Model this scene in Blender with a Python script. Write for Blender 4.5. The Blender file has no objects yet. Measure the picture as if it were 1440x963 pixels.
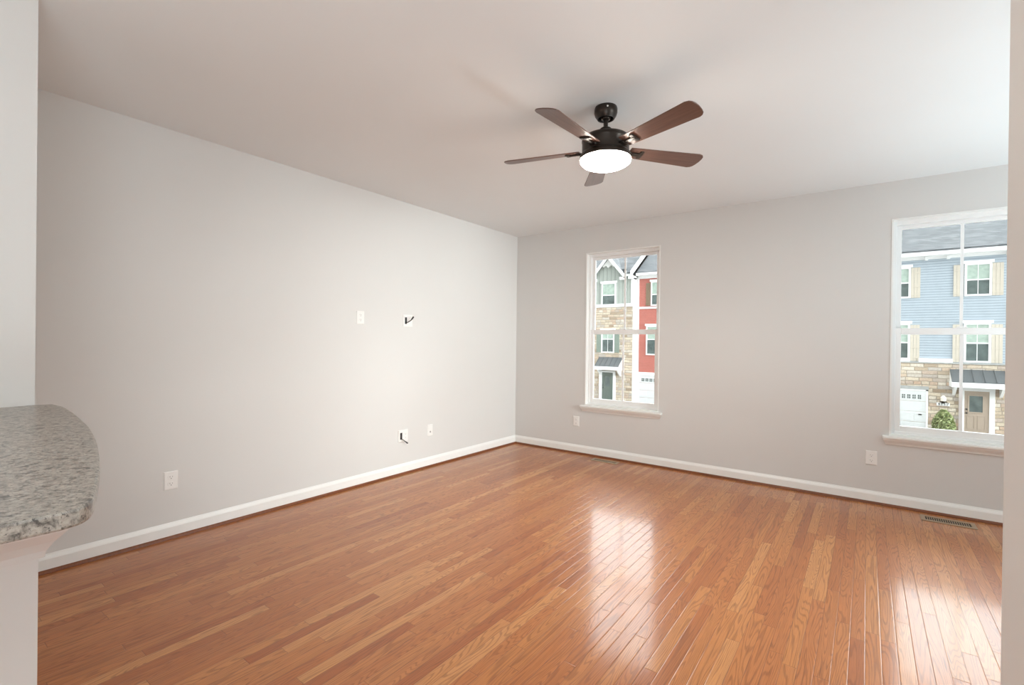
import bpy, bmesh, math, random
from mathutils import Vector, Matrix

random.seed(7)
S = bpy.context.scene
COL = S.collection

# ------------------------------------------------------------------ camera
CAM = Vector((3.753, -5.148, 1.354))
YAW, PITCH, ROLL, FPX = -0.63887, -0.00291, 0.01196, 672.2
sy, cy = math.sin(YAW), math.cos(YAW)
fw = Vector((sy * math.cos(PITCH), cy * math.cos(PITCH), math.sin(PITCH)))
rt = Vector((cy, -sy, 0)); up = rt.cross(fw)
r2 = rt * math.cos(ROLL) + up * math.sin(ROLL)
u2 = up * math.cos(ROLL) - rt * math.sin(ROLL)
cam_d = bpy.data.cameras.new('camera'); cam = bpy.data.objects.new('camera', cam_d); COL.objects.link(cam)
cam.matrix_world = Matrix(((r2.x, u2.x, -fw.x, CAM.x), (r2.y, u2.y, -fw.y, CAM.y), (r2.z, u2.z, -fw.z, CAM.z), (0, 0, 0, 1)))
cam_d.sensor_width = 36.0; cam_d.lens = FPX / 1440 * 36.0
cam_d.clip_start = 0.02; cam_d.clip_end = 300
S.camera = cam

# ------------------------------------------------------------------ exposure, sky, lamps
S.view_settings.view_transform = 'Standard'; S.view_settings.look = 'None'
S.view_settings.exposure = 0.05; S.view_settings.gamma = 1.0; S.view_settings.use_curve_mapping = False
try:
    S.cycles.use_denoising = True
    S.cycles.max_bounces = 10; S.cycles.diffuse_bounces = 6; S.cycles.glossy_bounces = 4; S.cycles.transparent_max_bounces = 12
    S.cycles.sample_clamp_indirect = 8.0
except Exception:
    pass

SKY_LOW, SKY_HIGH = 1.2, 4.6            # overcast sky, brightest where the sun sits behind cloud above and to the right of the houses
SKY_DIR = Vector((0.10, 0.90, 0.40)).normalized()
world = bpy.data.worlds.new('overcast_sky'); S.world = world; world.use_nodes = True
wn = world.node_tree.nodes; wl = world.node_tree.links; wn.clear()
wt = wn.new('ShaderNodeTexCoord'); wd = wn.new('ShaderNodeVectorMath'); wd.operation = 'DOT_PRODUCT'
wd.inputs[1].default_value = SKY_DIR
wm = wn.new('ShaderNodeMapRange'); wm.interpolation_type = 'SMOOTHSTEP'
wm.inputs['From Min'].default_value = -0.05; wm.inputs['From Max'].default_value = 1.0
wm.inputs['To Min'].default_value = SKY_LOW; wm.inputs['To Max'].default_value = SKY_HIGH
wb = wn.new('ShaderNodeBackground'); wo = wn.new('ShaderNodeOutputWorld')
wb.inputs['Color'].default_value = (0.95, 0.98, 1.0, 1)
wl.new(wt.outputs['Generated'], wd.inputs[0]); wl.new(wd.outputs['Value'], wm.inputs['Value'])
ws = wn.new('ShaderNodeSeparateXYZ'); wl.new(wt.outputs['Generated'], ws.inputs[0])          # overcast sky brightens towards the zenith
wz = wn.new('ShaderNodeMapRange'); wz.inputs['From Min'].default_value = 0.0; wz.inputs['From Max'].default_value = 1.0
wz.inputs['To Min'].default_value = 0.42; wz.inputs['To Max'].default_value = 3.2
wl.new(ws.outputs[2], wz.inputs['Value'])
wx = wn.new('ShaderNodeMath'); wx.operation = 'MULTIPLY'; wl.new(wm.outputs['Result'], wx.inputs[0]); wl.new(wz.outputs['Result'], wx.inputs[1])
wl.new(wx.outputs[0], wb.inputs['Strength']); wl.new(wb.outputs[0], wo.inputs[0])

FAN_GLOW = 100.0
def fill_lamp(name, loc, watts, size, color, upward=False):  # area lamps added out of view to brighten the room
    d = bpy.data.lights.new(name, 'AREA'); d.shape = 'DISK'; d.size = size; d.energy = watts; d.color = color
    o = bpy.data.objects.new(name, d); o.location = loc; COL.objects.link(o)
    if upward: o.rotation_euler = (math.pi, 0, 0)
    return o
fill_lamp('kitchen_fill_down', (1.9, -8.2, 2.70), 85, 0.5, (1.0, 0.94, 0.87))             # added fill, unseen, in the kitchen the camera stands in
fill_lamp('kitchen_fill_up', (4.7, -6.3, 0.8), 110, 1.8, (0.84, 0.95, 1.0), True)  # added unseen fill, thrown up at the kitchen ceiling
up = fill_lamp('family_room_fill_up', (5.45, -1.8, 0.7), 62, 0.5, (0.77, 0.93, 1.0), True)  # added fill, long and unseen, behind the wall end on the right
up.data.shape = 'RECTANGLE'; up.data.size_y = 2.8
sun_d = bpy.data.lights.new('side_fill_sun', 'SUN'); sun_d.energy = 8.8; sun_d.angle = math.radians(40); sun_d.color = (0.95, 0.985, 1.0)
sun = bpy.data.objects.new('side_fill_sun', sun_d); COL.objects.link(sun)                    # added low sun, brightens the left wall through the made-up side window
sun.rotation_euler = Vector((-5.83, 0.75, -0.5)).to_track_quat('-Z', 'Y').to_euler()

# ------------------------------------------------------------------ node helpers
class NT:
    def __init__(s, name):
        s.m = bpy.data.materials.new(name); s.m.use_nodes = True
        s.t = s.m.node_tree; s.n = s.t.nodes; s.l = s.t.links; s.n.clear()
        s.out = s.n.new('ShaderNodeOutputMaterial')
    def put(s, sock, v):
        if v is None: return
        if hasattr(v, 'is_linked') or isinstance(v, bpy.types.NodeSocket): s.l.new(v, sock)
        else:
            if isinstance(v, (tuple, list)) and len(v) == 3 and sock.type == 'RGBA': v = (*v, 1)
            sock.default_value = v
    def math(s, op, a, b=None, c=None):
        n = s.n.new('ShaderNodeMath'); n.operation = op
        for i, v in enumerate((a, b, c)): s.put(n.inputs[i], v)
        return n.outputs[0]
    def smooth(s, v, a, b, lo=0.0, hi=1.0):
        n = s.n.new('ShaderNodeMapRange'); n.interpolation_type = 'SMOOTHSTEP'
        for k, x in zip(('Value', 'From Min', 'From Max', 'To Min', 'To Max'), (v, a, b, lo, hi)): s.put(n.inputs[k], x)
        return n.outputs['Result']
    def comb(s, x=0.0, y=0.0, z=0.0):
        n = s.n.new('ShaderNodeCombineXYZ')
        for i, v in enumerate((x, y, z)): s.put(n.inputs[i], v)
        return n.outputs[0]
    def sep(s, v):
        n = s.n.new('ShaderNodeSeparateXYZ'); s.l.new(v, n.inputs[0]); return n.outputs[0], n.outputs[1], n.outputs[2]
    def pos(s, obj=False):
        if obj: return s.n.new('ShaderNodeTexCoord').outputs['Object']
        return s.n.new('ShaderNodeNewGeometry').outputs['Position']
    def noise(s, vec, scale=1.0, detail=2.0, rough=0.5, dist=0.0, color=False):
        n = s.n.new('ShaderNodeTexNoise'); s.put(n.inputs['Vector'], vec)
        n.inputs['Scale'].default_value = scale; n.inputs['Detail'].default_value = detail
        n.inputs['Roughness'].default_value = rough; n.inputs['Distortion'].default_value = dist
        return n.outputs['Color' if color else 'Fac']
    def white(s, vec):
        n = s.n.new('ShaderNodeTexWhiteNoise'); n.noise_dimensions = '3D'; s.put(n.inputs['Vector'], vec)
        return n.outputs['Value'], n.outputs['Color']
    def ramp(s, f, stops):
        n = s.n.new('ShaderNodeValToRGB'); s.put(n.inputs[0], f); e = n.color_ramp.elements
        while len(e) < len(stops): e.new(0.5)
        for i, (p, c) in enumerate(stops):
            e[i].position = p; e[i].color = (*c, 1)
        return n.outputs[0]
    def mix(s, f, a, b, mode='MIX'):
        n = s.n.new('ShaderNodeMix'); n.data_type = 'RGBA'; n.blend_type = mode
        s.put(n.inputs[0], f); s.put(n.inputs[6], a); s.put(n.inputs[7], b); return n.outputs[2]
    def bump(s, h, strength=0.3, dist=0.002):
        n = s.n.new('ShaderNodeBump'); n.inputs['Strength'].default_value = strength; n.inputs['Distance'].default_value = dist
        s.put(n.inputs['Height'], h); return n.outputs[0]
    def done(s, color, rough=0.5, normal=None, metallic=0.0, spec=0.5, emit=None, emit_strength=0.0, coat=0.0, coat_rough=0.1):
        p = s.n.new('ShaderNodeBsdfPrincipled')
        s.put(p.inputs['Base Color'], color); s.put(p.inputs['Roughness'], rough); s.put(p.inputs['Metallic'], metallic)
        s.put(p.inputs['Specular IOR Level'], spec)
        if normal is not None: s.put(p.inputs['Normal'], normal)
        if coat:
            p.inputs['Coat Weight'].default_value = coat; s.put(p.inputs['Coat Roughness'], coat_rough)
            if normal is not None: s.put(p.inputs['Coat Normal'], normal)
        if emit is not None:
            s.put(p.inputs['Emission Color'], emit); p.inputs['Emission Strength'].default_value = emit_strength
        s.l.new(p.outputs[0], s.out.inputs[0]); return s.m

def paint(name, c, rough=0.5, var=0.03, scale=6.0, bump=0.0, metallic=0.0, spec=0.5):
    t = NT(name); n = t.noise(t.pos(), scale, 3)
    lo = tuple(x * (1 - var) for x in c); hi = tuple(min(1, x * (1 + var)) for x in c)
    col = t.ramp(n, [(0.3, lo), (0.7, hi)])
    nb = t.bump(t.noise(t.pos(), 220, 2), bump, 0.001) if bump else None
    return t.done(col, rough, nb, metallic, spec)

def mat_floor():
    t = NT('oak_strip_floor'); x, y, z = t.sep(t.pos())
    W = 0.057
    u = t.math('DIVIDE', x, W); row = t.math('FLOOR', u); fu = t.math('FRACT', u)
    rr, _ = t.white(t.comb(row, 3.7, 0.0)); rl, _ = t.white(t.comb(row, 11.3, 5.0))
    L = t.math('MULTIPLY_ADD', rl, 0.6, 0.55)
    v = t.math('MULTIPLY_ADD', rr, 17.0, t.math('DIVIDE', y, L)); k = t.math('FLOOR', v); fv = t.math('FRACT', v)
    r1, rc = t.white(t.comb(row, k, 0.5)); c1, c2, c3 = t.sep(rc)
    base = t.ramp(r1, [(0.0, (0.36, 0.106, 0.028)), (0.10, (0.42, 0.137, 0.037)), (0.45, (0.46, 0.160, 0.045)), (0.82, (0.50, 0.192, 0.055)), (1.0, (0.57, 0.250, 0.085))])
    # cathedral and straight grain, a different cut on every strip
    gx = t.math('MULTIPLY_ADD', c1, 60.0, t.math('MULTIPLY', x, 14.0))
    gy = t.math('MULTIPLY_ADD', c2, 40.0, t.math('MULTIPLY', y, t.math('MULTIPLY_ADD', c3, 1.2, 0.55)))
    warp = t.noise(t.comb(gx, gy, t.math('MULTIPLY', c3, 30.0)), 1.0, 1.5, 0.45)
    rings = t.math('SINE', t.math('MULTIPLY', warp, t.math('MULTIPLY_ADD', c2, 90.0, 100.0)))
    rings = t.smooth(rings, 0.1, 0.98)
    fib = t.noise(t.comb(t.math('MULTIPLY', x, 420.0), t.math('MULTIPLY', y, 9.0), t.math('MULTIPLY', c1, 20.0)), 1.0, 3, 0.6)
    fib = t.smooth(fib, 0.42, 0.7)
    g = t.math('ADD', t.math('MULTIPLY', rings, 0.52), t.math('MULTIPLY', fib, 0.42))
    col = t.mix(g, base, t.mix(0.70, base, (0.13, 0.040, 0.012)))
    # a few strips carry dark mineral streaks
    ms = t.noise(t.comb(t.math('MULTIPLY_ADD', c3, 25.0, t.math('MULTIPLY', x, 55.0)), t.math('MULTIPLY', y, 2.4), 3.0), 1.0, 2)
    ms = t.math('MULTIPLY', t.smooth(ms, 0.66, 0.76), t.smooth(c2, 0.7, 0.75))
    col = t.mix(t.math('MULTIPLY', ms, 0.55), col, (0.07, 0.028, 0.014))
    # seams
    e = t.math('MINIMUM', fu, t.math('SUBTRACT', 1.0, fu)); e = t.math('MULTIPLY', e, W)
    e2 = t.math('MULTIPLY', t.math('MINIMUM', fv, t.math('SUBTRACT', 1.0, fv)), L)
    em = t.math('MINIMUM', e, e2)
    seam = t.smooth(em, 0.0004, 0.0016)
    col = t.mix(seam, t.mix(0.55, col, (0.06, 0.02, 0.008)), col)
    bev = t.smooth(em, 0.0, 0.0036)
    tilt = t.math('MULTIPLY', t.math('SUBTRACT', c1, 0.5), t.math('MULTIPLY', fu, 0.22))
    wav = t.noise(t.comb(t.math('MULTIPLY', x, 9.0), t.math('MULTIPLY', y, 2.5), 0.0), 1.0, 2)
    h = t.math('ADD', bev, t.math('MULTIPLY', wav, 0.55)); h = t.math('ADD', h, tilt)
    h = t.math('SUBTRACT', h, t.math('MULTIPLY', g, 0.05))
    nb = t.bump(h, 0.4, 0.0011)
    ro = t.math('MULTIPLY_ADD', fib, 0.06, 0.12)
    return t.done(col, 0.40, nb, 0.0, 0.22, coat=0.62, coat_rough=ro)

def mat_siding(name, c, pitch=0.125, vertical=False, dark=0.62):
    t = NT(name); x, y, z = t.sep(t.pos())
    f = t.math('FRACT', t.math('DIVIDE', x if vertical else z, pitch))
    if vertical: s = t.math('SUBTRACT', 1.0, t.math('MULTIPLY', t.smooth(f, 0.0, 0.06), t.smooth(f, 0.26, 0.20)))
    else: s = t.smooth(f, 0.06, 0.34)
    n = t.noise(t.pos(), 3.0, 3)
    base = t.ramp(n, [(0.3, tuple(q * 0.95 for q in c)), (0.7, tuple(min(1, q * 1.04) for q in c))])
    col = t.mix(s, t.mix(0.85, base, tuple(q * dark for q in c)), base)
    nb = t.bump(f if not vertical else t.math('SUBTRACT', 1.0, s), 0.8, 0.012)
    return t.done(col, 0.55, nb)

def mat_stone():
    t = NT('ledge_stone_veneer'); x, y, z = t.sep(t.pos())
    wob = t.noise(t.comb(x, 0.0, z), 2.2, 2)
    xs = t.math('ADD', x, y)
    zz = t.math('DIVIDE', t.math('MULTIPLY_ADD', wob, 0.07, z), 0.175); row = t.math('FLOOR', zz); fz = t.math('FRACT', zz)
    rr, _ = t.white(t.comb(row, 1.3, 2.0)); rl, _ = t.white(t.comb(row, 9.1, 4.0))
    L = t.math('MULTIPLY_ADD', rl, 0.34, 0.28)
    v = t.math('MULTIPLY_ADD', rr, 9.0, t.math('DIVIDE', xs, L)); k = t.math('FLOOR', v); fv = t.math('FRACT', v)
    r1, rc = t.white(t.comb(row, k, 1.5))
    base = t.ramp(r1, [(0.0, (0.36, 0.27, 0.19)), (0.2, (0.60, 0.50, 0.38)), (0.42, (0.72, 0.63, 0.50)), (0.6, (0.58, 0.42, 0.31)), (0.78, (0.50, 0.46, 0.42)), (1.0, (0.80, 0.72, 0.60))])
    sp = t.noise(t.pos(), 14.0, 4, 0.65)
    base = t.mix(t.smooth(sp, 0.3, 0.75), t.mix(0.35, base, (0.22, 0.17, 0.12)), base)
    ez = t.math('MULTIPLY', t.math('MINIMUM', fz, t.math('SUBTRACT', 1.0, fz)), 0.175)
    ex = t.math('MULTIPLY', t.math('MINIMUM', fv, t.math('SUBTRACT', 1.0, fv)), L)
    e = t.smooth(t.math('MINIMUM', ez, ex), 0.004, 0.022)
    col = t.mix(e, (0.40, 0.34, 0.27), base)
    nb = t.bump(t.math('MULTIPLY_ADD', sp, 0.5, e), 0.8, 0.03)
    return t.done(col, 0.85, nb)

def mat_roof():
    t = NT('asphalt_shingles'); x, y, z = t.sep(t.pos())
    zz = t.math('DIVIDE', z, 0.085); row = t.math('FLOOR', zz); fz = t.math('FRACT', zz)
    rr, _ = t.white(t.comb(row, 4.0, 2.0))
    v = t.math('ADD', t.math('DIVIDE', t.math('ADD', x, y), 0.30), t.math('MULTIPLY', rr, 7.0)); k = t.math('FLOOR', v)
    r1, _ = t.white(t.comb(row, k, 0.0))
    n = t.noise(t.comb(t.math('MULTIPLY', x, 0.5), y, t.math('MULTIPLY', z, 2.0)), 1.6, 4)
    f = t.math('ADD', t.math('MULTIPLY', r1, 0.45), t.math('MULTIPLY', n, 0.6))
    col = t.ramp(f, [(0.2, (0.055, 0.062, 0.068)), (0.55, (0.082, 0.09, 0.098)), (0.9, (0.13, 0.138, 0.145))])
    col = t.mix(t.smooth(fz, 0.0, 0.16), (0.04, 0.043, 0.046), col)
    return t.done(col, 0.9)

def mat_granite():
    t = NT('speckled_granite'); p = t.pos()
    n1 = t.noise(p, 75.0, 5, 0.7, 0.4); n2 = t.noise(p, 190.0, 3, 0.6); n3 = t.noise(p, 22.0, 3, 0.6); n4 = t.noise(p, 34.0, 3, 0.6, 0.8)
    col = t.ramp(n1, [(0.24, (0.03, 0.027, 0.024)), (0.37, (0.135, 0.124, 0.108)), (0.47, (0.27, 0.248, 0.218)), (0.6, (0.385, 0.352, 0.308)), (0.78, (0.47, 0.435, 0.385))])
    col = t.mix(t.math('MULTIPLY', t.smooth(n2, 0.55, 0.68), 0.8), col, (0.05, 0.045, 0.042))
    col = t.mix(t.math('MULTIPLY', t.smooth(n3, 0.55, 0.7), 0.35), col, (0.24, 0.215, 0.185))
    col = t.mix(t.math('MULTIPLY', t.smooth(n4, 0.57, 0.66), 0.75), col, (0.035, 0.031, 0.028))
    return t.done(col, 0.30)

def mat_wood(name, dark, light, scale=1.0, rough=0.35):
    t = NT(name); x, y, z = t.sep(t.pos(True))
    n = t.noise(t.comb(t.math('MULTIPLY', x, 3.0 * scale), t.math('MULTIPLY', y, 60.0 * scale), t.math('MULTIPLY', z, 30.0)), 1.0, 4, 0.6, 0.3)
    return t.done(t.ramp(n, [(0.3, dark), (0.7, light)]), rough)

def mat_glass():
    t = NT('window_glass')
    a = t.n.new('ShaderNodeBsdfTransparent'); a.inputs[0].default_value = (0.97, 0.985, 0.975, 1)
    g = t.n.new('ShaderNodeBsdfGlossy'); g.inputs['Roughness'].default_value = 0.02
    f = t.n.new('ShaderNodeFresnel'); f.inputs[0].default_value = 1.45
    m = t.n.new('ShaderNodeMixShader'); t.l.new(f.outputs[0], m.inputs[0]); t.l.new(a.outputs[0], m.inputs[1]); t.l.new(g.outputs[0], m.inputs[2])
    t.l.new(m.outputs[0], t.out.inputs[0]); return t.m

def mat_lamp():
    t = NT('frosted_lamp_glass')
    return t.done((0.9, 0.88, 0.84), 0.4, None, 0, 0.3, (1.0, 0.94, 0.84), FAN_GLOW)

def mat_leaf():
    t = NT('shrub_leaves'); n = t.noise(t.pos(), 9.0, 2)
    return t.done(t.ramp(n, [(0.25, (0.15, 0.20, 0.075)), (0.5, (0.29, 0.34, 0.145)), (0.8, (0.46, 0.48, 0.25))]), 0.6)

WALL = paint('greige_wall_paint', (0.66, 0.652, 0.637), 0.6, 0.012, 1.2, 0.05)
CEIL = paint('flat_ceiling_paint', (0.775, 0.80, 0.805), 0.8, 0.01, 1.2, 0.04)
TRIM = paint('white_trim_paint', (0.84, 0.84, 0.82), 0.3, 0.01)
VINYL = paint('white_vinyl', (0.86, 0.865, 0.86), 0.3, 0.01)
PLATE = paint('white_plastic', (0.82, 0.81, 0.79), 0.3, 0.01)
SLOT = paint('outlet_slot_grey', (0.30, 0.29, 0.28), 0.5, 0.02)
BLACK = paint('black_plastic', (0.012, 0.012, 0.012), 0.4, 0.05)
DARKVOID = paint('duct_shade_black', (0.012, 0.010, 0.009), 0.7, 0.05)  # black that stands in for the shade inside the floor vents
BRONZE = paint('oil_rubbed_bronze', (0.030, 0.022, 0.017), 0.33, 0.12, 30, 0, 0.55)
VENTM = paint('tan_painted_metal', (0.33, 0.235, 0.15), 0.42, 0.04)
SHOE = mat_wood('stained_shoe_moulding', (0.13, 0.036, 0.010), (0.21, 0.062, 0.018), 1.0, 0.3)
BLADE = mat_wood('walnut_fan_blade', (0.085, 0.042, 0.030), (0.150, 0.080, 0.060), 1.0, 0.3)
FLOOR = mat_floor(); GRANITE = mat_granite(); GLASS = mat_glass(); LAMP = mat_lamp()
STONE = mat_stone(); ROOF = mat_roof(); LEAF = mat_leaf()
EXTW = paint('white_exterior_trim', (0.84, 0.85, 0.85), 0.5, 0.015)
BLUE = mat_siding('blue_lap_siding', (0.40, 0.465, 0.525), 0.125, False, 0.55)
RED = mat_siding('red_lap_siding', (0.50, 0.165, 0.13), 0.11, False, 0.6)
SAGE = mat_siding('sage_board_and_batten', (0.37, 0.405, 0.37), 0.30, True, 0.70)
GABLEW = mat_siding('white_gable_shakes', (0.74, 0.74, 0.72), 0.10, False, 0.8)
BEIGES = mat_siding('beige_lap_siding', (0.50, 0.45, 0.37), 0.12)
SAGEP = paint('sage_paint', (0.21, 0.26, 0.22), 0.5); SAGED = paint('dark_sage_door_paint', (0.115, 0.15, 0.13), 0.45)
TANS = paint('tan_shutter_paint', (0.55, 0.50, 0.42), 0.5); TAND = paint('tan_door_paint', (0.42, 0.34, 0.27), 0.45)
OLIVE = paint('brown_shutter_paint', (0.22, 0.16, 0.105), 0.5)
AWN = paint('charcoal_standing_seam', (0.075, 0.085, 0.09), 0.5)
PANEU = paint('shaded_blind_glass', (0.38, 0.47, 0.41), 0.12, 0.15, 5.0)
PANEL = paint('dark_house_glass', (0.10, 0.13, 0.125), 0.08, 0.3, 3.0)
LINTEL = paint('grey_stone_lintel', (0.40, 0.41, 0.40), 0.8, 0.1)
PARTY = paint('pale_grey_side_panel', (0.58, 0.57, 0.57), 0.6, 0.04)
GARW = paint('off_white_garage_paint', (0.66, 0.68, 0.68), 0.5, 0.02)
GROUND = paint('concrete_drive', (0.27, 0.265, 0.25), 0.9, 0.1)
ASPH = paint('asphalt_street', (0.16, 0.16, 0.16), 0.9, 0.1)

# ------------------------------------------------------------------ mesh helpers
class MB:
    def __init__(s): s.b = bmesh.new()
    def box(s, x0, x1, y0, y1, z0, z1, M=None):
        vs = [s.b.verts.new(Vector(c) if M is None else M @ Vector(c)) for c in
              ((x0, y0, z0), (x1, y0, z0), (x1, y1, z0), (x0, y1, z0), (x0, y0, z1), (x1, y0, z1), (x1, y1, z1), (x0, y1, z1))]
        for f in ((3, 2, 1, 0), (4, 5, 6, 7), (0, 1, 5, 4), (1, 2, 6, 5), (2, 3, 7, 6), (3, 0, 4, 7)):
            s.b.faces.new([vs[i] for i in f])
        return s
    def prism(s, pts, vec):                      # planar polygon (3D points) swept along vec
        v = Vector(vec); a = [s.b.verts.new(Vector(p)) for p in pts]; c = [s.b.verts.new(Vector(p) + v) for p in pts]
        s.b.faces.new(a); s.b.faces.new(list(reversed(c))); n = len(a)
        for i in range(n): s.b.faces.new((a[i], c[i], c[(i + 1) % n], a[(i + 1) % n]))
        return s
    def lathe(s, prof, c, seg=48, capa=False, capb=False):
        rings = []
        for r, z in prof:
            rings.append([s.b.verts.new((c[0] + r * math.cos(2 * math.pi * i / seg), c[1] + r * math.sin(2 * math.pi * i / seg), z)) for i in range(seg)])
        for a, b in zip(rings, rings[1:]):
            for i in range(seg): s.b.faces.new((a[i], a[(i + 1) % seg], b[(i + 1) % seg], b[i]))
        if capa: s.b.faces.new(rings[0])
        if capb: s.b.faces.new(rings[-1])
        return s
    def tube(s, pts, r, seg=10):
        pts = [Vector(p) for p in pts]; rings = []
        for i, p in enumerate(pts):
            d = (pts[min(i + 1, len(pts) - 1)] - pts[max(i - 1, 0)]).normalized()
            a = d.orthogonal().normalized() if not rings else (prev - d * prev.dot(d)).normalized()
            prev = a; b = d.cross(a)
            rr = r[i] if isinstance(r, (list, tuple)) else r
            rings.append([s.b.verts.new(p + (a * math.cos(2 * math.pi * k / seg) + b * math.sin(2 * math.pi * k / seg)) * rr) for k in range(seg)])
        for a, b in zip(rings, rings[1:]):
            for i in range(seg): s.b.faces.new((a[i], a[(i + 1) % seg], b[(i + 1) % seg], b[i]))
        s.b.faces.new(rings[0]); s.b.faces.new(rings[-1]); return s
    def ring(s, x0, x1, z0, z1, w, y0, y1, wt=None, wb=None):   # rectangular frame in the xz plane
        wt = w if wt is None else wt; wb = w if wb is None else wb
        s.box(x0, x0 + w, y0, y1, z0, z1); s.box(x1 - w, x1, y0, y1, z0, z1)
        s.box(x0 + w, x1 - w, y0, y1, z1 - wt, z1); s.box(x0 + w, x1 - w, y0, y1, z0, z0 + wb); return s
    def build(s, name, mat, parent=None, bevel=0.0, smooth=False, loc=None, rot=None):
        bmesh.ops.recalc_face_normals(s.b, faces=s.b.faces)
        me = bpy.data.meshes.new(name); s.b.to_mesh(me); s.b.free()
        me.materials.append(mat)
        if smooth:
            for p in me.polygons: p.use_smooth = True
        o = bpy.data.objects.new(name, me); COL.objects.link(o)
        if loc is not None: o.location = loc
        if rot is not None: o.rotation_euler = rot
        if parent is not None: o.parent = parent
        if bevel:
            m = o.modifiers.new('bevel', 'BEVEL'); m.width = bevel; m.segments = 2; m.limit_method = 'ANGLE'; m.angle_limit = math.radians(40)
        if smooth:
            try:
                m = o.modifiers.new('split', 'EDGE_SPLIT'); m.split_angle = math.radians(38)
            except Exception: pass
        return o

def tag(o, label=None, cat=None, group=None, kind=None):
    if label: o['label'] = label
    if cat: o['category'] = cat
    if group: o['group'] = group
    if kind: o['kind'] = kind
    return o
def empty(name, loc=(0, 0, 0), rz=0.0):
    o = bpy.data.objects.new(name, None); o.location = loc; o.rotation_euler = (0, 0, rz); o.empty_display_size = 0.1
    COL.objects.link(o); return o
def struct(o, label=None):
    o['kind'] = 'structure'
    if label: o['label'] = label
    return o
def adopt(root):       # children were modelled in world space
    bpy.context.view_layer.update()
    inv = root.matrix_world.inverted()
    for c in root.children: c.matrix_parent_inverse = inv

H = 2.74; RX = 5.83; BY = -9.5
# ------------------------------------------------------------------ room shell
struct(MB().box(-0.15, RX + 0.15, BY - 0.15, 0.15, -0.25, 0.0).build('floor', FLOOR), 'glossy oak strip floor')
struct(MB().box(-0.15, RX + 0.15, BY - 0.15, 0.15, H, H + 0.25).build('ceiling', CEIL), 'smooth off-white ceiling')
struct(MB().box(-0.15, 0.0, BY, 0.15, 0, H).build('wall_left', WALL), 'long blank greige wall on the left')
W1 = (1.03, 1.932, 0.595, 2.42); W2 = (3.91, 4.812, 0.595, 2.42)
b = MB(); yb = 0.15
b.box(0, W1[0], 0, yb, 0, H).box(W1[1], W2[0], 0, yb, 0, H).box(W2[1], RX + 0.15, 0, yb, 0, H)
for w in (W1, W2): b.box(w[0], w[1], 0, yb, 0, w[2]).box(w[0], w[1], 0, yb, w[3], H)
struct(b.build('wall_back', WALL), 'greige wall with the two windows')
W3 = (-3.3, -0.9, 0.595, 2.42)                       # made-up side window, unseen, added to let light in from the right
b = MB(); b.box(RX, RX + 0.15, BY, W3[0], 0, H).box(RX, RX + 0.15, W3[1], 0, 0, H)
b.box(RX, RX + 0.15, W3[0], W3[1], 0, W3[2]).box(RX, RX + 0.15, W3[0], W3[1], W3[3], H)
struct(b.build('wall_right', WALL))
b = MB(); b.box(0, 2.2, BY - 0.15, BY, 0, H).box(4.6, RX, BY - 0.15, BY, 0, H).box(2.2, 4.6, BY - 0.15, BY, 2.2, H)
struct(b.build('wall_front', WALL))
struct(MB().box(0.0, 1.03, BY, -4.742, 0, H).build('wall_near_left', WALL), 'wall end rising behind the granite bar at the left edge')
struct(MB().box(3.892, RX, -4.42, -4.30, 0, H).build('wall_near_right', WALL), 'wall end along the right edge of the view')

# baseboards and shoe moulding
def base_profile(): return [(0, 0.0), (0.014, 0.0), (0.014, 0.078), (0.010, 0.090), (0.006, 0.098), (0.004, 0.106), (0, 0.106)]
struct(MB().prism([(d, -4.742, z) for d, z in base_profile()], (0, 4.742, 0)).build('baseboard_left', TRIM), 'white baseboard along the left wall')
struct(MB().prism([(0.0, -d, z) for d, z in base_profile()], (RX, 0, 0)).build('baseboard_back', TRIM), 'white baseboard under the windows')
def shoe_profile():
    return [(0.0, 0.0), (0.016, 0.0)] + [(0.016 * math.cos(a), 0.020 * math.sin(a)) for a in [math.pi / 10 * i for i in range(1, 6)]]
struct(MB().prism([(0.014 + d, -4.742, z) for d, z in shoe_profile()], (0, 4.728, 0)).build('trim_1', SHOE), 'brown shoe moulding along the left wall')
struct(MB().prism([(0.014, -0.014 - d, z) for d, z in shoe_profile()], (RX - 0.014, 0, 0)).build('trim_2', SHOE), 'brown shoe moulding under the windows')

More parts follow.
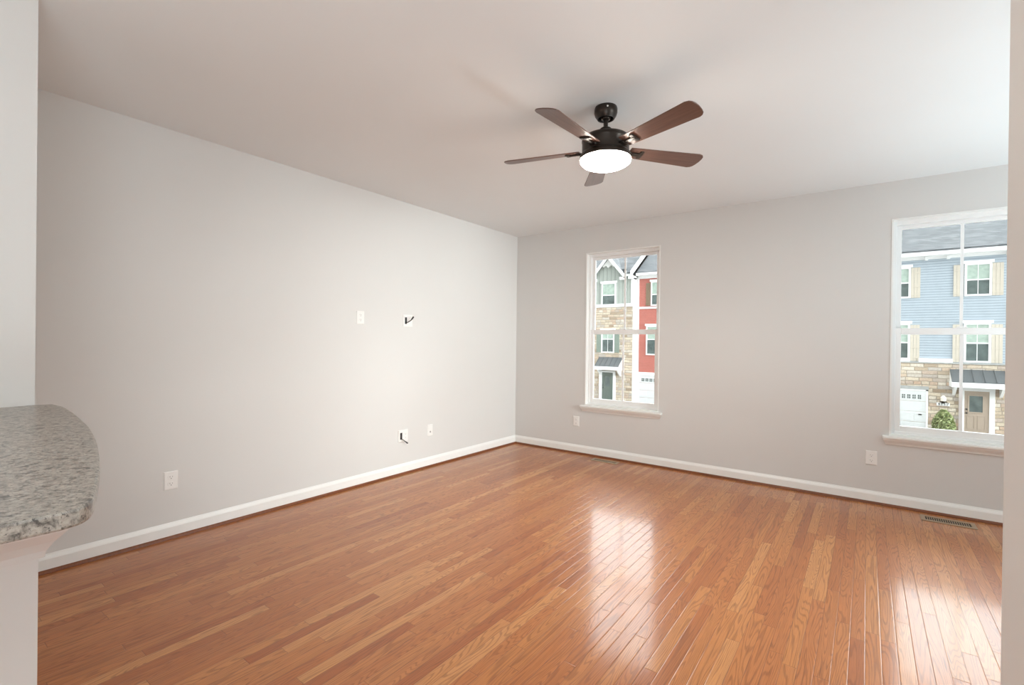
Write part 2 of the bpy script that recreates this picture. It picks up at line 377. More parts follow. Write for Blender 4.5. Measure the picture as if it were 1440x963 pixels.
# ------------------------------------------------------------------ windows of the room
def room_window(name, w, label):
    x0, x1, z0, z1 = w; root = empty(name, ((x0 + x1) / 2, 0.06, z0)); struct(root, label)
    MB().ring(x0, x1, z0, z1, 0.012, -0.004, 0.055).build('jamb', TRIM, root)
    MB().ring(x0 + 0.0, x1 - 0.0, z0, z1, 0.036, 0.055, 0.14, 0.045, 0.035).build('frame', VINYL, root, 0.003)
    zm = z0 + 0.878; xm = (x0 + x1) / 2
    # upper (outer) sash
    us = MB().ring(x0 + 0.036, x1 - 0.036, zm - 0.024, z1 - 0.045, 0.036, 0.100, 0.126, 0.030, 0.044).build('upper_sash', VINYL, root, 0.003)
    MB().box(xm - 0.010, xm + 0.010, 0.108, 0.118, zm + 0.02, z1 - 0.075).build('muntin', VINYL, us)
    MB().box(x0 + 0.070, x1 - 0.070, 0.111, 0.115, zm + 0.018, z1 - 0.073).build('pane', GLASS, us)
    # lower (inner) sash
    ls = MB().ring(x0 + 0.030, x1 - 0.030, z0 + 0.030, zm + 0.030, 0.044, 0.064, 0.094, 0.052, 0.050).build('lower_sash', VINYL, root, 0.003)
    MB().box(xm - 0.010, xm + 0.010, 0.074, 0.084, z0 + 0.078, zm - 0.02).build('muntin', VINYL, ls)
    MB().box(x0 + 0.070, x1 - 0.070, 0.077, 0.081, z0 + 0.076, zm - 0.018).build('pane', GLASS, ls)
    MB().box(xm - 0.03, xm + 0.03, 0.060, 0.085, zm + 0.030, zm + 0.040).build('sash_lock', VINYL, root, 0.002)
    # stool and moulded apron
    e = 0.045
    MB().box(x0 - e, x1 + e, -0.052, 0.0, z0 - 0.022, z0).box(x0, x1, 0.0, 0.058, z0 - 0.022, z0).build('stool', TRIM, root, 0.005)
    prof = [(0.0, z0 - 0.022), (-0.040, z0 - 0.022), (-0.038, z0 - 0.034), (-0.028, z0 - 0.048), (-0.018, z0 - 0.058), (-0.012, z0 - 0.074), (0.0, z0 - 0.074)]
    bm = MB(); n = len(prof); A = []; B = []
    for (yy, zz) in prof:
        inset = 0.020 * (1 - (-yy) / 0.040)
        A.append(bm.b.verts.new((x0 - e + 0.006 + inset, yy, zz))); B.append(bm.b.verts.new((x1 + e - 0.006 - inset, yy, zz)))
    bm.b.faces.new(A); bm.b.faces.new(list(reversed(B)))
    for i in range(n): bm.b.faces.new((A[i], B[i], B[(i + 1) % n], A[(i + 1) % n]))
    bm.build('apron', TRIM, root)
    adopt(root); return root
room_window('window_1', W1, 'narrow white double-hung window near the corner')
room_window('window_2', W2, 'white double-hung window at the right edge')
r = empty('added_side_window', (RX, -2.1, 0.6)); struct(r)  # added opening for the extra side light, out of view
b = MB()
for y0, y1 in ((W3[0], -2.12), (-2.08, W3[1])):
    b.box(RX + 0.05, RX + 0.12, y0, y0 + 0.05, W3[2], W3[3]).box(RX + 0.05, RX + 0.12, y1 - 0.05, y1, W3[2], W3[3])
    b.box(RX + 0.05, RX + 0.12, y0, y1, W3[2], W3[2] + 0.05).box(RX + 0.05, RX + 0.12, y0, y1, W3[3] - 0.05, W3[3]).box(RX + 0.05, RX + 0.12, y0, y1, 1.44, 1.49)
b.build('frame', VINYL, r); MB().box(RX + 0.08, RX + 0.084, W3[0] + 0.03, W3[1] - 0.03, W3[2] + 0.03, W3[3] - 0.03).build('pane', GLASS, r); adopt(r)
r = empty('door_1', (3.4, BY - 0.07, 0)); struct(r)                        # glazed rear door of the kitchen, behind the camera
MB().ring(2.2, 3.42, 0, 2.2, 0.07, BY - 0.12, BY - 0.05).ring(3.38, 4.6, 0, 2.2, 0.07, BY - 0.09, BY - 0.02).build('frame', VINYL, r)
MB().box(2.26, 4.54, BY - 0.075, BY - 0.07, 0.06, 2.14).build('pane', GLASS, r); adopt(r)

# ------------------------------------------------------------------ granite bar and its half wall
zt = 1.07
outline = [(1.032, -4.746), (1.045, -4.689), (1.153, -4.680), (1.348, -4.691), (1.578, -4.711), (1.802, -4.735), (2.033, -4.770), (2.212, -4.803),
           (2.371, -4.836), (2.521, -4.872), (2.628, -4.900), (2.682, -4.918), (2.708, -4.938), (2.716, -4.962), (2.716, -6.6), (1.032, -6.6)]
def smooth_outline(p, k0, k1, sub=4):
    out = list(p[:k0])
    for i in range(k0, k1):
        a, b_, c, d = p[max(i - 1, 0)], p[i], p[i + 1], p[min(i + 2, len(p) - 1)]
        for j in range(sub):
            t = j / sub
            out.append(tuple(0.5 * (2 * b_[q] + (c[q] - a[q]) * t + (2 * a[q] - 5 * b_[q] + 4 * c[q] - d[q]) * t * t + (3 * b_[q] - a[q] - 3 * c[q] + d[q]) * t ** 3) for q in (0, 1)))
    return out + list(p[k1:])
ol = smooth_outline(outline, 2, 12)
ctop = MB().prism([(x, y, zt - 0.031) for x, y in ol], (0, 0, 0.031)).build('bar_countertop', GRANITE, None, 0.005)
tag(ctop, 'grey speckled granite bar top with a rounded end on the half wall', 'countertop')
HX, HY = 2.47, -4.950                       # knee wall under the bar: face towards the camera, end towards the room
struct(MB().box(1.032, HX, -6.5, HY, 0, 1.000).build('wall_half', WALL), 'painted half wall carrying the granite bar')
prof = [(0.0, 0.925), (0.008, 0.925), (0.010, 0.938), (0.020, 0.955), (0.036, 0.975), (0.042, 0.990), (0.044, 1.039), (0.0, 1.039)]
bm = MB()
A = [bm.b.verts.new((HX + d, -6.5, z)) for d, z in prof]; Bv = [bm.b.verts.new((HX + d, HY + d, z)) for d, z in prof]; Cv = [bm.b.verts.new((1.04, HY + d, z)) for d, z in prof]
n = len(prof)
for P, Q in ((A, Bv), (Bv, Cv)):
    for i in range(n): bm.b.faces.new((P[i], Q[i], Q[(i + 1) % n], P[(i + 1) % n]))
bm.b.faces.new(A); bm.b.faces.new(list(reversed(Cv)))
struct(bm.build('trim_3', WALL), 'cove moulding under the granite bar')
struct(MB().box(1.032, HX, -6.5, HY, 1.000, 1.039).build('trim_4', WALL))

# ------------------------------------------------------------------ ceiling fan
FC = (2.497, -2.553); fan = empty('ceiling_fan', (FC[0], FC[1], H))
tag(fan, 'dark bronze five-blade ceiling fan with a lit white bowl light', 'ceiling fan')
cp = MB().lathe([(0.046, 2.672), (0.050, 2.672), (0.062, 2.690), (0.0675, 2.708), (0.0675, 2.728), (0.064, 2.74)], FC, 48, False, True).lathe([(0.046, 2.672), (0.044, 2.676), (0.056, 2.70), (0.0565, 2.735)], FC, 48, False, True).build('canopy', BRONZE, fan, 0, True)
for a in (0.5, 1.9, 3.4, 5.3):  # white discs stand in for light through notches in the canopy rim
    MB().lathe([(0.005, -0.002), (0.005, 0.003), (0.003, 0.0045)], (0, 0), 12, True, True).build('notch_or_screw', PLATE, cp, 0, True,
        (FC[0] + 0.0665 * math.cos(a), FC[1] + 0.0665 * math.sin(a), 2.719), (0, math.pi / 2, a))
MB().lathe([(0.0125, 2.74), (0.0125, 2.700), (0.026, 2.694), (0.030, 2.682), (0.026, 2.670), (0.0135, 2.664), (0.0125, 2.60)], FC, 24).build('downrod', BRONZE, fan, 0, True)
MB().lathe([(0.0125, 2.618), (0.030, 2.618), (0.036, 2.612), (0.036, 2.602), (0.029, 2.597), (0.031, 2.585), (0.040, 2.578), (0.060, 2.577), (0.110, 2.570), (0.131, 2.562),
            (0.139, 2.550), (0.140, 2.540), (0.137, 2.536), (0.137, 2.470), (0.143, 2.464), (0.1495, 2.456), (0.1505, 2.442), (0.1500, 2.433), (0.146, 2.432)], FC, 64, False, True).build('motor_housing', BRONZE, fan, 0, True)
bowl = [(0.147, 2.4385), (0.1482, 2.430)] + [(0.1482 * math.cos(a), 2.428 - 0.048 * math.sin(a)) for a in [math.pi / 2 * i / 12 for i in range(12)]] + [(0.004, 2.380)]
MB().lathe(bowl, FC, 64, False, True).build('lamp_bowl', LAMP, fan, 0, True)['label'] = 'glowing frosted glass bowl'
RT, PH, PIT, ZB = 0.640, math.radians(51.5), math.radians(-13), 2.492
def blade_outline():
    pts = []; r0 = 0.150
    def w(r): return 0.047 + 0.023 * (r - r0) / (RT - r0)
    for i in range(9):
        r = r0 + (RT - 0.10 - r0) * i / 8; pts.append((r, w(r)))
    c = [(RT - 0.045, 0.0685), (RT - 0.026, 0.062), (RT - 0.014, 0.050), (RT - 0.006, 0.028), (RT - 0.001, 0.0), (RT - 0.001, -0.028), (RT - 0.006, -0.048), (RT - 0.018, -0.062), (RT - 0.040, -0.0685)]
    pts += c
    for i in range(9):
        r = RT - 0.10 - (RT - 0.10 - r0) * i / 8; pts.append((r, -w(r)))
    return pts
bl0 = None
for k in range(5):
    ang = PH + k * 2 * math.pi / 5
    if bl0 is None:
        bl = MB().prism([(x, y, -0.003) for x, y in blade_outline()], (0, 0, 0.006)).build('blade', BLADE, fan, 0.0015)
        br = MB().box(0.105, 0.235, -0.013, 0.013, -0.014, -0.0035).box(0.215, 0.240, -0.034, 0.034, -0.012, -0.0035).box(0.105, 0.16, -0.022, 0.022, -0.016, -0.0035).build('blade_bracket', BRONZE, bl, 0.003)
        bl0, br0 = bl, br
    else:
        bl = bl0.copy(); COL.objects.link(bl); bl.parent = fan
        br = br0.copy(); COL.objects.link(br); br.parent = bl
    M = Matrix.Translation((0, 0, ZB - H)) @ Matrix.Rotation(ang, 4, 'Z') @ Matrix.Rotation(PIT, 4, 'X')
    bl.matrix_local = M
for c in fan.children:
    if not c.name.startswith('blade'): c.location = (c.location.x - FC[0], c.location.y - FC[1], c.location.z - H)

# ------------------------------------------------------------------ outlets and cable plates (modelled facing -Y, back at y = 0)
def plate(name, w, h, label, cat, loc, rz, group=None):
    root = empty(name, loc, rz); tag(root, label, cat, group)
    bm = MB(); d = 0.007; i = 0.006
    f = [bm.b.verts.new((sx * (w / 2 - i), -d, sz * (h / 2 - i))) for sx, sz in ((-1, -1), (1, -1), (1, 1), (-1, 1))]
    m = [bm.b.verts.new((sx * w / 2, -0.003, sz * h / 2)) for sx, sz in ((-1, -1), (1, -1), (1, 1), (-1, 1))]
    k = [bm.b.verts.new((sx * w / 2, 0, sz * h / 2)) for sx, sz in ((-1, -1), (1, -1), (1, 1), (-1, 1))]
    bm.b.faces.new(f); bm.b.faces.new(k)
    for a, c in ((f, m), (m, k)):
        for q in range(4): bm.b.faces.new((a[q], c[q], c[(q + 1) % 4], a[(q + 1) % 4]))
    bm.build('face_plate', PLATE, root)
    return root
def receptacles(root, cx=0.0, s=1.0):
    for sz in (-1, 1):
        zc = sz * 0.0195 * s; pts = []
        for i in range(24):
            a = 2 * math.pi * i / 24; x = 0.0172 * math.cos(a); z = 0.0172 * math.sin(a)
            pts.append((cx + x * s, -0.0068, zc + max(-0.0125, min(0.0125, z)) * s))
        rc = MB().prism(pts, (0, -0.0022, 0)).build('receptacle', PLATE, root)
        MB().box(cx - 0.0075 * s, cx - 0.0052 * s, -0.0094, -0.0088, zc - 0.001, zc + 0.0075 * s).box(cx + 0.0052 * s, cx + 0.0075 * s, -0.0094, -0.0088, zc, zc + 0.0065 * s).box(cx - 0.0025 * s, cx + 0.0025 * s, -0.0094, -0.0088, zc - 0.0095 * s, zc - 0.0045 * s).build('slot', SLOT, rc)
    MB().lathe([(0.003, -0.001), (0.003, 0.001)], (0, 0), 10, True, True).build('notch_or_screw', PLATE, root, 0, False, (cx, -0.0075, 0), (math.pi / 2, 0, 0))
LW = math.pi / 2 * 1     # faces +X when rotated by +90 degrees
def wall_outlet(label, loc, rz): 
    r = plate('wall_outlet', 0.082, 0.122, label, 'outlet', loc, rz, 'white duplex outlets of the room'); receptacles(r, 0, 1.15); return r
wall_outlet('white duplex outlet low on the left wall, nearest the granite bar', (0, -3.93, 0.390), LW)
wall_outlet('white duplex outlet high on the left wall, at television height', (0, -2.446, 1.555), LW)
wall_outlet('white duplex outlet low on the wall just left of the corner window', (0.920, 0, 0.389), 0)
wall_outlet('white duplex outlet low on the wall beside the sill of the right-edge window', (3.794, 0, 0.388), 0)
def black_slot(root, cx):
    return MB().box(cx - 0.013, cx + 0.013, -0.0085, -0.006, -0.034, 0.034).build('brush_opening', BLACK, root, 0.002)
r = plate('cable_plate', 0.125, 0.122, 'white wide plate high on the left wall with a black cable stub pointing up', 'cable plate', (0, -1.880, 1.548), LW, 'cable plates on the left wall')
black_slot(r, -0.028)
MB().tube([(-0.024, -0.006, -0.022), (-0.016, -0.03, -0.014), (0.002, -0.048, 0.004), (0.016, -0.052, 0.022), (0.030, -0.054, 0.040)], [0.004, 0.0045, 0.005, 0.008, 0.008], 10).build('cable', BLACK, r, 0, True)
r = plate('cable_plate', 0.125, 0.122, 'white wide plate low on the left wall with a black cable stub hanging down', 'cable plate', (0, -1.924, 0.385), LW, 'cable plates on the left wall')
black_slot(r, -0.028); receptacles(r, 0.028, 0.9)
MB().tube([(-0.026, -0.006, -0.026), (-0.020, -0.03, -0.036), (-0.006, -0.046, -0.052), (0.008, -0.05, -0.064), (0.018, -0.052, -0.070)], [0.004, 0.004, 0.005, 0.007, 0.007], 10).build('cable', BLACK, r, 0, True)
r = plate('cable_plate', 0.076, 0.122, 'white single jack plate low on the left wall, nearest the corner', 'jack plate', (0, -1.554, 0.391), LW)
for sz in (-1, 1):
    MB().box(-0.009, 0.009, -0.0082, -0.0065, sz * 0.018 - 0.009, sz * 0.018 + 0.009).build('jack', SLOT if sz < 0 else PLATE, r, 0.001)
MB().box(-0.016, 0.016, -0.0078, -0.0065, -0.033, 0.033).build('insert', PLATE, r, 0.001)

# ------------------------------------------------------------------ floor registers
def register(label, x0, x1, y0, y1):
    root = empty('floor_vent', ((x0 + x1) / 2, (y0 + y1) / 2, 0)); tag(root, label, 'floor vent', 'floor vents along the window wall')
    hx, hy = (x1 - x0) / 2, (y1 - y0) / 2; ix, iy = hx - 0.028, hy - 0.032
    bm = MB()
    for a in ((-hx, -ix, -hy, hy), (ix, hx, -hy, hy), (-ix, ix, -hy, -iy), (-ix, ix, iy, hy)): bm.box(a[0], a[1], a[2], a[3], 0.0, 0.005)
    bm.build('frame', VENTM, root, 0.0015)
    MB().box(-ix, ix, -iy, iy, 0.0002, 0.001).build('duct_shade', DARKVOID, root)  # flat black sheet on the floor, painted shade below the louvres
    bm = MB(); n = 20; st = 2 * ix / n
    for i in range(1, n):
        x = -ix + st * i
        bm.box(x - 0.0024, x + 0.0024, -iy, iy, 0.001, 0.0022)
    bm.build('louvre', VENTM, root)
register('tan slotted metal floor vent under the corner window', 1.215, 1.535, -0.205, -0.090)
register('tan slotted metal floor vent under the right-edge window', 4.108, 4.428, -0.255, -0.105)

# ------------------------------------------------------------------ street and houses outside
D = 26.0
def k_(Y): return (Y + 5.148) / 25.148
def hx(x, Y=D): return CAM.x + (x - CAM.x) * k_(Y)
def hz(z, Y=D): return CAM.z + (z - CAM.z) * k_(Y)
GZ = hz(-2.10)
struct(MB().box(-60, 70, 0.16, 70, GZ - 0.3, GZ).build('ground', GROUND))
struct(MB().box(-60, 70, 9.0, 16.0, GZ + 0.0, GZ + 0.03).build('street', ASPH))

def house_window(root, x0, x1, z0, z1, Y, zs=None, mull=False, head=True, sill=False):
    """outer trim edges given; Y is the wall face"""
    t = 0.085
    fr = MB().ring(x0, x1, z0, z1, t, Y - 0.05, Y + 0.02, 0.10 if head else t, t)
    if head: fr.box(x0 - 0.07, x1 + 0.07, Y - 0.08, Y + 0.02, z1 - 0.03, z1 + 0.11)
    zs = (z0 + z1) / 2 if zs is None else zs
    fr.box(x0 + t, x1 - t, Y - 0.035, Y + 0.02, zs - 0.03, zs + 0.03)
    if mull: fr.box((x0 + x1) / 2 - 0.012, (x0 + x1) / 2 + 0.012, Y - 0.022, Y + 0.02, z0 + t, z1 - t)
    w = fr.build('window', EXTW, root)
    MB().box(x0 + t, x1 - t, Y - 0.018, Y + 0.02, zs + 0.02, z1 - t).build('upper_pane', PANEU, w)['label'] = 'pane with a pale blind behind it'
    MB().box(x0 + t, x1 - t, Y - 0.016, Y + 0.02, z0 + t, zs - 0.02).build('lower_pane', PANEL, w)
    return w
def shutter(root, x0, x1, z0, z1, Y, mat):
    n = 3; bm = MB(); g = 0.008; ww = (x1 - x0 - g * (n - 1)) / n
    for i in range(n):
        a = x0 + i * (ww + g); bm.box(a, a + ww, Y - 0.03, Y + 0.01, z0, z1)
    h = z1 - z0
    for f in (0.10, 0.38, 0.82): bm.box(x0, x1, Y - 0.045, Y + 0.01, z0 + h * f - 0.03, z0 + h * f + 0.03)
    return bm.build('shutter', mat, root)
def awning(root, x0, x1, zlo, zhi, Y, depth):
    r = MB().prism([(x0, Y, zhi), (x0, Y - depth, zlo), (x0, Y - depth, zlo - 0.03), (x0, Y, zhi - 0.06)], (x1 - x0, 0, 0))
    n = max(3, int((x1 - x0) / 0.32)); nv = Vector((0, -(zhi - zlo), depth)).normalized() * 0.035
    for i in range(n + 1):
        x = x0 + (x1 - x0 - 0.02) * i / n
        p = [Vector((x, Y, zhi)), Vector((x, Y - depth, zlo)), Vector((x, Y - depth, zlo)) + nv, Vector((x, Y, zhi)) + nv]
        r.prism(p, (0.02, 0, 0))
    a = r.build('awning', AWN, root); a['label'] = 'charcoal standing-seam canopy roof'
    f = MB().box(x0 - 0.02, x1 + 0.02, Y - depth - 0.03, Y - depth + 0.05, zlo - 0.26, zlo - 0.03).box(x0 - 0.02, x0 + 0.05, Y - depth, Y, zlo - 0.26, zlo - 0.03).box(x1 - 0.05, x1 + 0.02, Y - depth, Y, zlo - 0.26, zlo - 0.03)
    f.prism([(x0, Y, zlo - 0.04), (x0, Y - depth, zlo - 0.04), (x0, Y, zhi - 0.05)], (0.05, 0, 0)).prism([(x1 - 0.05, Y, zlo - 0.04), (x1 - 0.05, Y - depth, zlo - 0.04), (x1 - 0.05, Y, zhi - 0.05)], (0.05, 0, 0))
    f.build('awning_fascia', EXTW, a)
    for x in (x0 + 0.10, x1 - 0.20):
        bk = MB(); bk.prism([(x, Y, zlo - 0.26), (x, Y - depth * 0.8, zlo - 0.26), (x, Y - depth * 0.72, zlo - 0.36), (x, Y - 0.12, zlo - 0.66), (x, Y, zlo - 0.70)], (0.10, 0, 0))
        bk.build('awning_bracket', EXTW, a)
def front_door(root, x0, x1, z0, z1, Y, mat, glass):
    d = MB().box(x0, x1, Y - 0.03, Y + 0.02, z0, z1)
    w = x1 - x0; h = z1 - z0; m = (x0 + x1) / 2
    for a, c in ((x0 + 0.12 * w, m - 0.05 * w), (m + 0.05 * w, x1 - 0.12 * w)): d.ring(a, c, z0 + 0.10 * h, z0 + 0.42 * h, 0.03, Y - 0.045, Y - 0.02)
    d = d.build('front_door', mat, root)
    g = MB().ring(*glass, 0.05, Y - 0.055, Y - 0.02).build('lite_frame', mat, d)
    MB().box(glass[0] + 0.04, glass[1] - 0.04, Y - 0.04, Y - 0.02, glass[2] + 0.04, glass[3] - 0.04).build('pane', PANEL, d)
    MB().box(x0 + 0.05, x0 + 0.11, Y - 0.09, Y - 0.03, z0 + 0.46 * h, z0 + 0.49 * h).build('door_handle', BLACK, d)
    MB().box(x0 + 0.05, x0 + 0.11, Y - 0.07, Y - 0.03, z0 + 0.55 * h, z0 + 0.58 * h).build('deadbolt', BLACK, d)
    return d
def garage_door(root, x0, x1, z0, z1, Y, n):
    bm = MB(); h = (z1 - z0) / 4
    for i in range(4):
        za = z0 + i * h; bm.box(x0, x1, Y - 0.02, Y + 0.02, za + 0.008, za + h - 0.008)
        if i < 3:
            m = max(2, n // 2); pw = (x1 - x0) / m
            for j in range(m): bm.ring(x0 + j * pw + 0.08, x0 + (j + 1) * pw - 0.08, za + 0.09, za + h - 0.09, 0.02, Y - 0.028, Y - 0.01)
    g = bm.build('garage_door', GARW, root)
    pw = (x1 - x0 - 0.3) / n; zc = z1 - 0.30
    for j in range(n):
        a = x0 + 0.15 + j * pw + 0.03
        wb_ = MB()
        for p in (0, 1):
            for q in (0, 1):
                ww = (pw - 0.06) / 2; wb_.box(a + p * ww + 0.012, a + (p + 1) * ww - 0.012, Y - 0.03, Y - 0.015, zc - 0.10 + q * 0.11, zc - 0.01 + q * 0.11)
        wb_.build('garage_window', PANEL, g)
    MB().box(x1 - 0.28, x1 - 0.16, Y - 0.05, Y - 0.02, z0 + 0.42 * (z1 - z0), z0 + 0.445 * (z1 - z0)).build('handle', BLACK, g)
    return g
SL = 0.68; DEEP = 5.0
def main_roof(root, x0, x1, ye, ze, back=0.0):
    bm = MB(); y0 = ye - 0.35 + back; ze = ze + back * SL
    yr = ye + DEEP; zr = ze + (yr - y0) * SL
    P = [(x0, y0, ze), (x0, yr, zr), (x0, yr + DEEP, ze), (x0, yr + DEEP, ze - 0.15), (x0, yr, zr - 0.15), (x0, y0, ze - 0.12)]
    bm.prism(P, (x1 - x0, 0, 0)); return bm.build('roof', ROOF, root)

# ---- sage green house with the stone front (left, seen through the corner window)
g = empty('townhouse', (hx(-8.1), D, GZ)); tag(g, 'sage green gabled townhouse with stone front, seen through the corner window', 'house', 'row of townhouses across the street')
gl, gr = hx(-13.2), hx(-6.64); zb0, zb1 = hz(3.345), hz(3.52); ze = hz(5.02)
gx0, gx1, gpk = hx(-8.98), hx(-7.20), hx(-8.09); gzp = hz(6.13); gze = hz(5.10)
MB().box(gl, gr, D + 0.03, D + 9, GZ, hz(5.05)).build('wall', SAGE, g)
MB().prism([(gx0 - 0.1, D, zb0), (gr, D, zb0), (gr, D, ze), (gx1 + 0.06, D, gze), (gpk, D, gzp), (gx0 - 0.1, D, gze)], (0, 0.6, 0)).build('gable_wall', SAGE, g)
MB().box(gl, gr, D - 0.04, D + 0.1, GZ, zb0).build('stone_veneer', STONE, g)
MB().box(gl, gr + 0.02, D - 0.08, D + 0.05, zb0, zb1).build('band_board', EXTW, g)
MB().box(gr - 0.14, gr + 0.02, D - 0.05, D + 0.1, zb1, hz(5.0)).build('corner_board', EXTW, g)
MB().box(gr - 0.02, gr + 0.03, D - 0.03, D + 1.0, GZ, hz(4.95)).build('return_panel', PARTY, g)
main_roof(g, gl, gr + 0.02, D, hz(5.22), 0.45)
MB().prism([(gx1 + 0.24, D - 0.35, hz(5.22)), (gx1 + 0.24, D + 0.12, hz(5.22) + 0.47 * SL), (gx1 + 0.24, D + 0.12, hz(5.22) + 0.47 * SL - 0.1), (gx1 + 0.24, D - 0.35, hz(5.22) - 0.1)], (gr + 0.02 - gx1 - 0.24, 0, 0)).build('eave_roof', ROOF, g)
sl = (gzp - gze) / (gpk - gx0); ov = 0.22
bm = MB()
for sgn, xe in ((-1, gx0 - ov), (1, gx1 + ov)):
    zeh = gzp - abs(xe - gpk) * sl
    bm.prism([(gpk, D - 0.30, gzp + 0.20), (xe, D - 0.30, zeh + 0.20), (xe, D - 0.30, zeh + 0.08), (gpk, D - 0.30, gzp + 0.08)], (0, 3.4, 0))
bm.build('gable_roof', ROOF, g)
bm = MB()
for sgn, xe in ((-1, gx0 - ov), (1, gx1 + ov)):
    zeh = gzp - abs(xe - gpk) * sl
    bm.prism([(gpk, D - 0.34, gzp + 0.21), (xe, D - 0.34, zeh + 0.21), (xe, D - 0.34, zeh - 0.04), (gpk, D - 0.34, gzp - 0.04)], (0, 0.12, 0))
for xa in (gx0 - ov, gx1 - 0.18): bm.box(xa, xa + 0.40, D - 0.34, D + 0.05, gze - 0.32, gze - 0.14)
bm.build('rake_board', EXTW, g)
zz = hz(5.60); w_ = (gzp - zz) / sl * 0.80
MB().prism([(gpk, D - 0.16, gzp - 0.05), (gpk - w_, D - 0.16, gzp - 0.05 - w_ * sl), (gpk - w_ * 0.82, D - 0.16, gzp - 0.10 - w_ * sl), (gpk - w_ * 0.45, D - 0.16, zz + 0.16), (gpk, D - 0.16, zz - 0.04), (gpk + w_ * 0.45, D - 0.16, zz + 0.16), (gpk + w_ * 0.82, D - 0.16, gzp - 0.10 - w_ * sl), (gpk + w_, D - 0.16, gzp - 0.05 - w_ * sl)], (0, 0.14, 0)).build('gable_ornament', GABLEW, g)
bm = MB().box(gx1 + 0.1, gr + 0.03, D - 0.30, D - 0.16, hz(5.02), hz(5.16)).box(gr - 0.25, gr + 0.03, D - 0.3, D + 0.5, hz(4.86), hz(5.03))
yr = D + DEEP; bm.prism([(gr - 0.08, D - 0.36, hz(5.02)), (gr - 0.08, D - 0.36, hz(5.26)), (gr - 0.08, yr, hz(5.26) + (DEEP + 0.36) * SL), (gr - 0.08, yr, hz(5.02) + (DEEP + 0.36) * SL)], (0.11, 0, 0))
bm.build('eave_trim', EXTW, g)
house_window(g, hx(-8.53), hx(-7.65), hz(3.43), hz(4.74), D - 0.02, hz(4.03), False, True)
house_window(g, hx(-8.50), hx(-7.70), hz(0.75), hz(2.05), D - 0.04, hz(1.53), True, True)
shutter(g, hx(-8.80), hx(-8.51), hz(0.78), hz(2.05), D - 0.05, SAGEP); shutter(g, hx(-7.69), hx(-7.40), hz(0.78), hz(2.05), D - 0.05, SAGEP)
Y2 = D - 0.75
awning(g, hx(-8.88, Y2) - 0.05, hx(-7.50, Y2) + 0.05, hz(-0.01, Y2), hz(0.50, D), D - 0.04, 0.72)
front_door(g, hx(-8.42), hx(-7.75), hz(-2.03), hz(-0.36), D - 0.05, SAGED, (hx(-8.27), hx(-7.90), hz(-1.20), hz(-0.55)))
MB().box(hx(-8.60), hx(-8.42), D - 0.10, D, GZ, hz(-0.30)).box(hx(-7.75), hx(-7.60), D - 0.10, D, GZ, hz(-0.30)).box(hx(-8.60), hx(-7.60), D - 0.12, D, hz(-0.36), hz(-0.27)).build('door_surround', EXTW, g)
MB().box(hx(-8.7), hx(-7.5), D - 1.1, D, GZ, hz(-2.03)).build('stoop', GROUND, g)
adopt(g)

# ---- red house (right part of the corner window)
Dr = 26.75
g = empty('townhouse', (hx(-4.5, Dr), Dr, GZ)); tag(g, 'red-sided townhouse with white bands, right of the sage house in the corner window', 'house', 'row of townhouses across the street')
f = lambda x: hx(x, Dr); q = lambda z: hz(z, Dr)
rl, rr_ = gr + 0.04, f(-1.6)
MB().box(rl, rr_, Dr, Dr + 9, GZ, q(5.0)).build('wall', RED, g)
main_roof(g, rl + 0.01, rr_, Dr, q(5.17))
MB().box(rl, rr_, Dr - 0.05, Dr + 0.05, q(4.83), q(5.0)).box(rl, rr_, Dr - 0.42, Dr - 0.30, q(4.98), q(5.12)).box(rl, rr_, Dr - 0.36, Dr, q(4.98), q(5.01)).build('cornice', EXTW, g)
MB().box(rl, rr_, Dr - 0.06, Dr + 0.05, q(3.19), q(3.30)).build('band_board', EXTW, g)
MB().box(rl, rl + 0.10, Dr - 0.04, Dr + 0.05, GZ, q(4.9)).build('corner_board', EXTW, g)
house_window(g, f(-5.63), f(-4.83), q(3.345), q(4.66), Dr, q(3.95), False, True)
shutter(g, f(-5.90), f(-5.66), q(3.36), q(4.58), Dr, OLIVE); shutter(g, f(-4.80), f(-4.56), q(3.36), q(4.58), Dr, OLIVE)
house_window(g, f(-5.865), f(-4.85), q(0.69), q(2.28), Dr, q(1.53), False, True)
MB().box(f(-6.36), f(-4.1), Dr - 0.06, Dr + 0.05, q(-0.42), q(-0.25)).box(f(-6.36), f(-6.24), Dr - 0.06, Dr + 0.05, GZ, q(-0.42)).box(f(-4.22), f(-4.1), Dr - 0.06, Dr + 0.05, GZ, q(-0.42)).build('garage_surround', EXTW, g)
garage_door(g, f(-6.24), f(-4.22), GZ, q(-0.42), Dr, 8)
house_window(g, f(-3.6), f(-2.7), q(0.75), q(2.1), Dr); house_window(g, f(-3.6), f(-2.7), q(3.345), q(4.66), Dr)
adopt(g)

# ---- beige house between, hidden from here by the wall between the windows
g = empty('townhouse', (hx(0.8), D + 0.4, GZ)); tag(g, 'beige townhouse between the red one and the blue one', 'house', 'row of townhouses across the street')
bl_, br_ = rr_ + 0.02, hx(2.95); Yb = D + 0.4
MB().box(bl_, br_, Yb, Yb + 9, GZ, hz(5.0)).build('wall', BEIGES, g); main_roof(g, bl_, br_, Yb, hz(5.2))
for xa in (hx(-0.6), hx(1.4)):
    for za, zb_ in ((0.75, 2.1), (3.345, 4.66)): house_window(g, xa, xa + 1.0, hz(za), hz(zb_), Yb)
adopt(g)

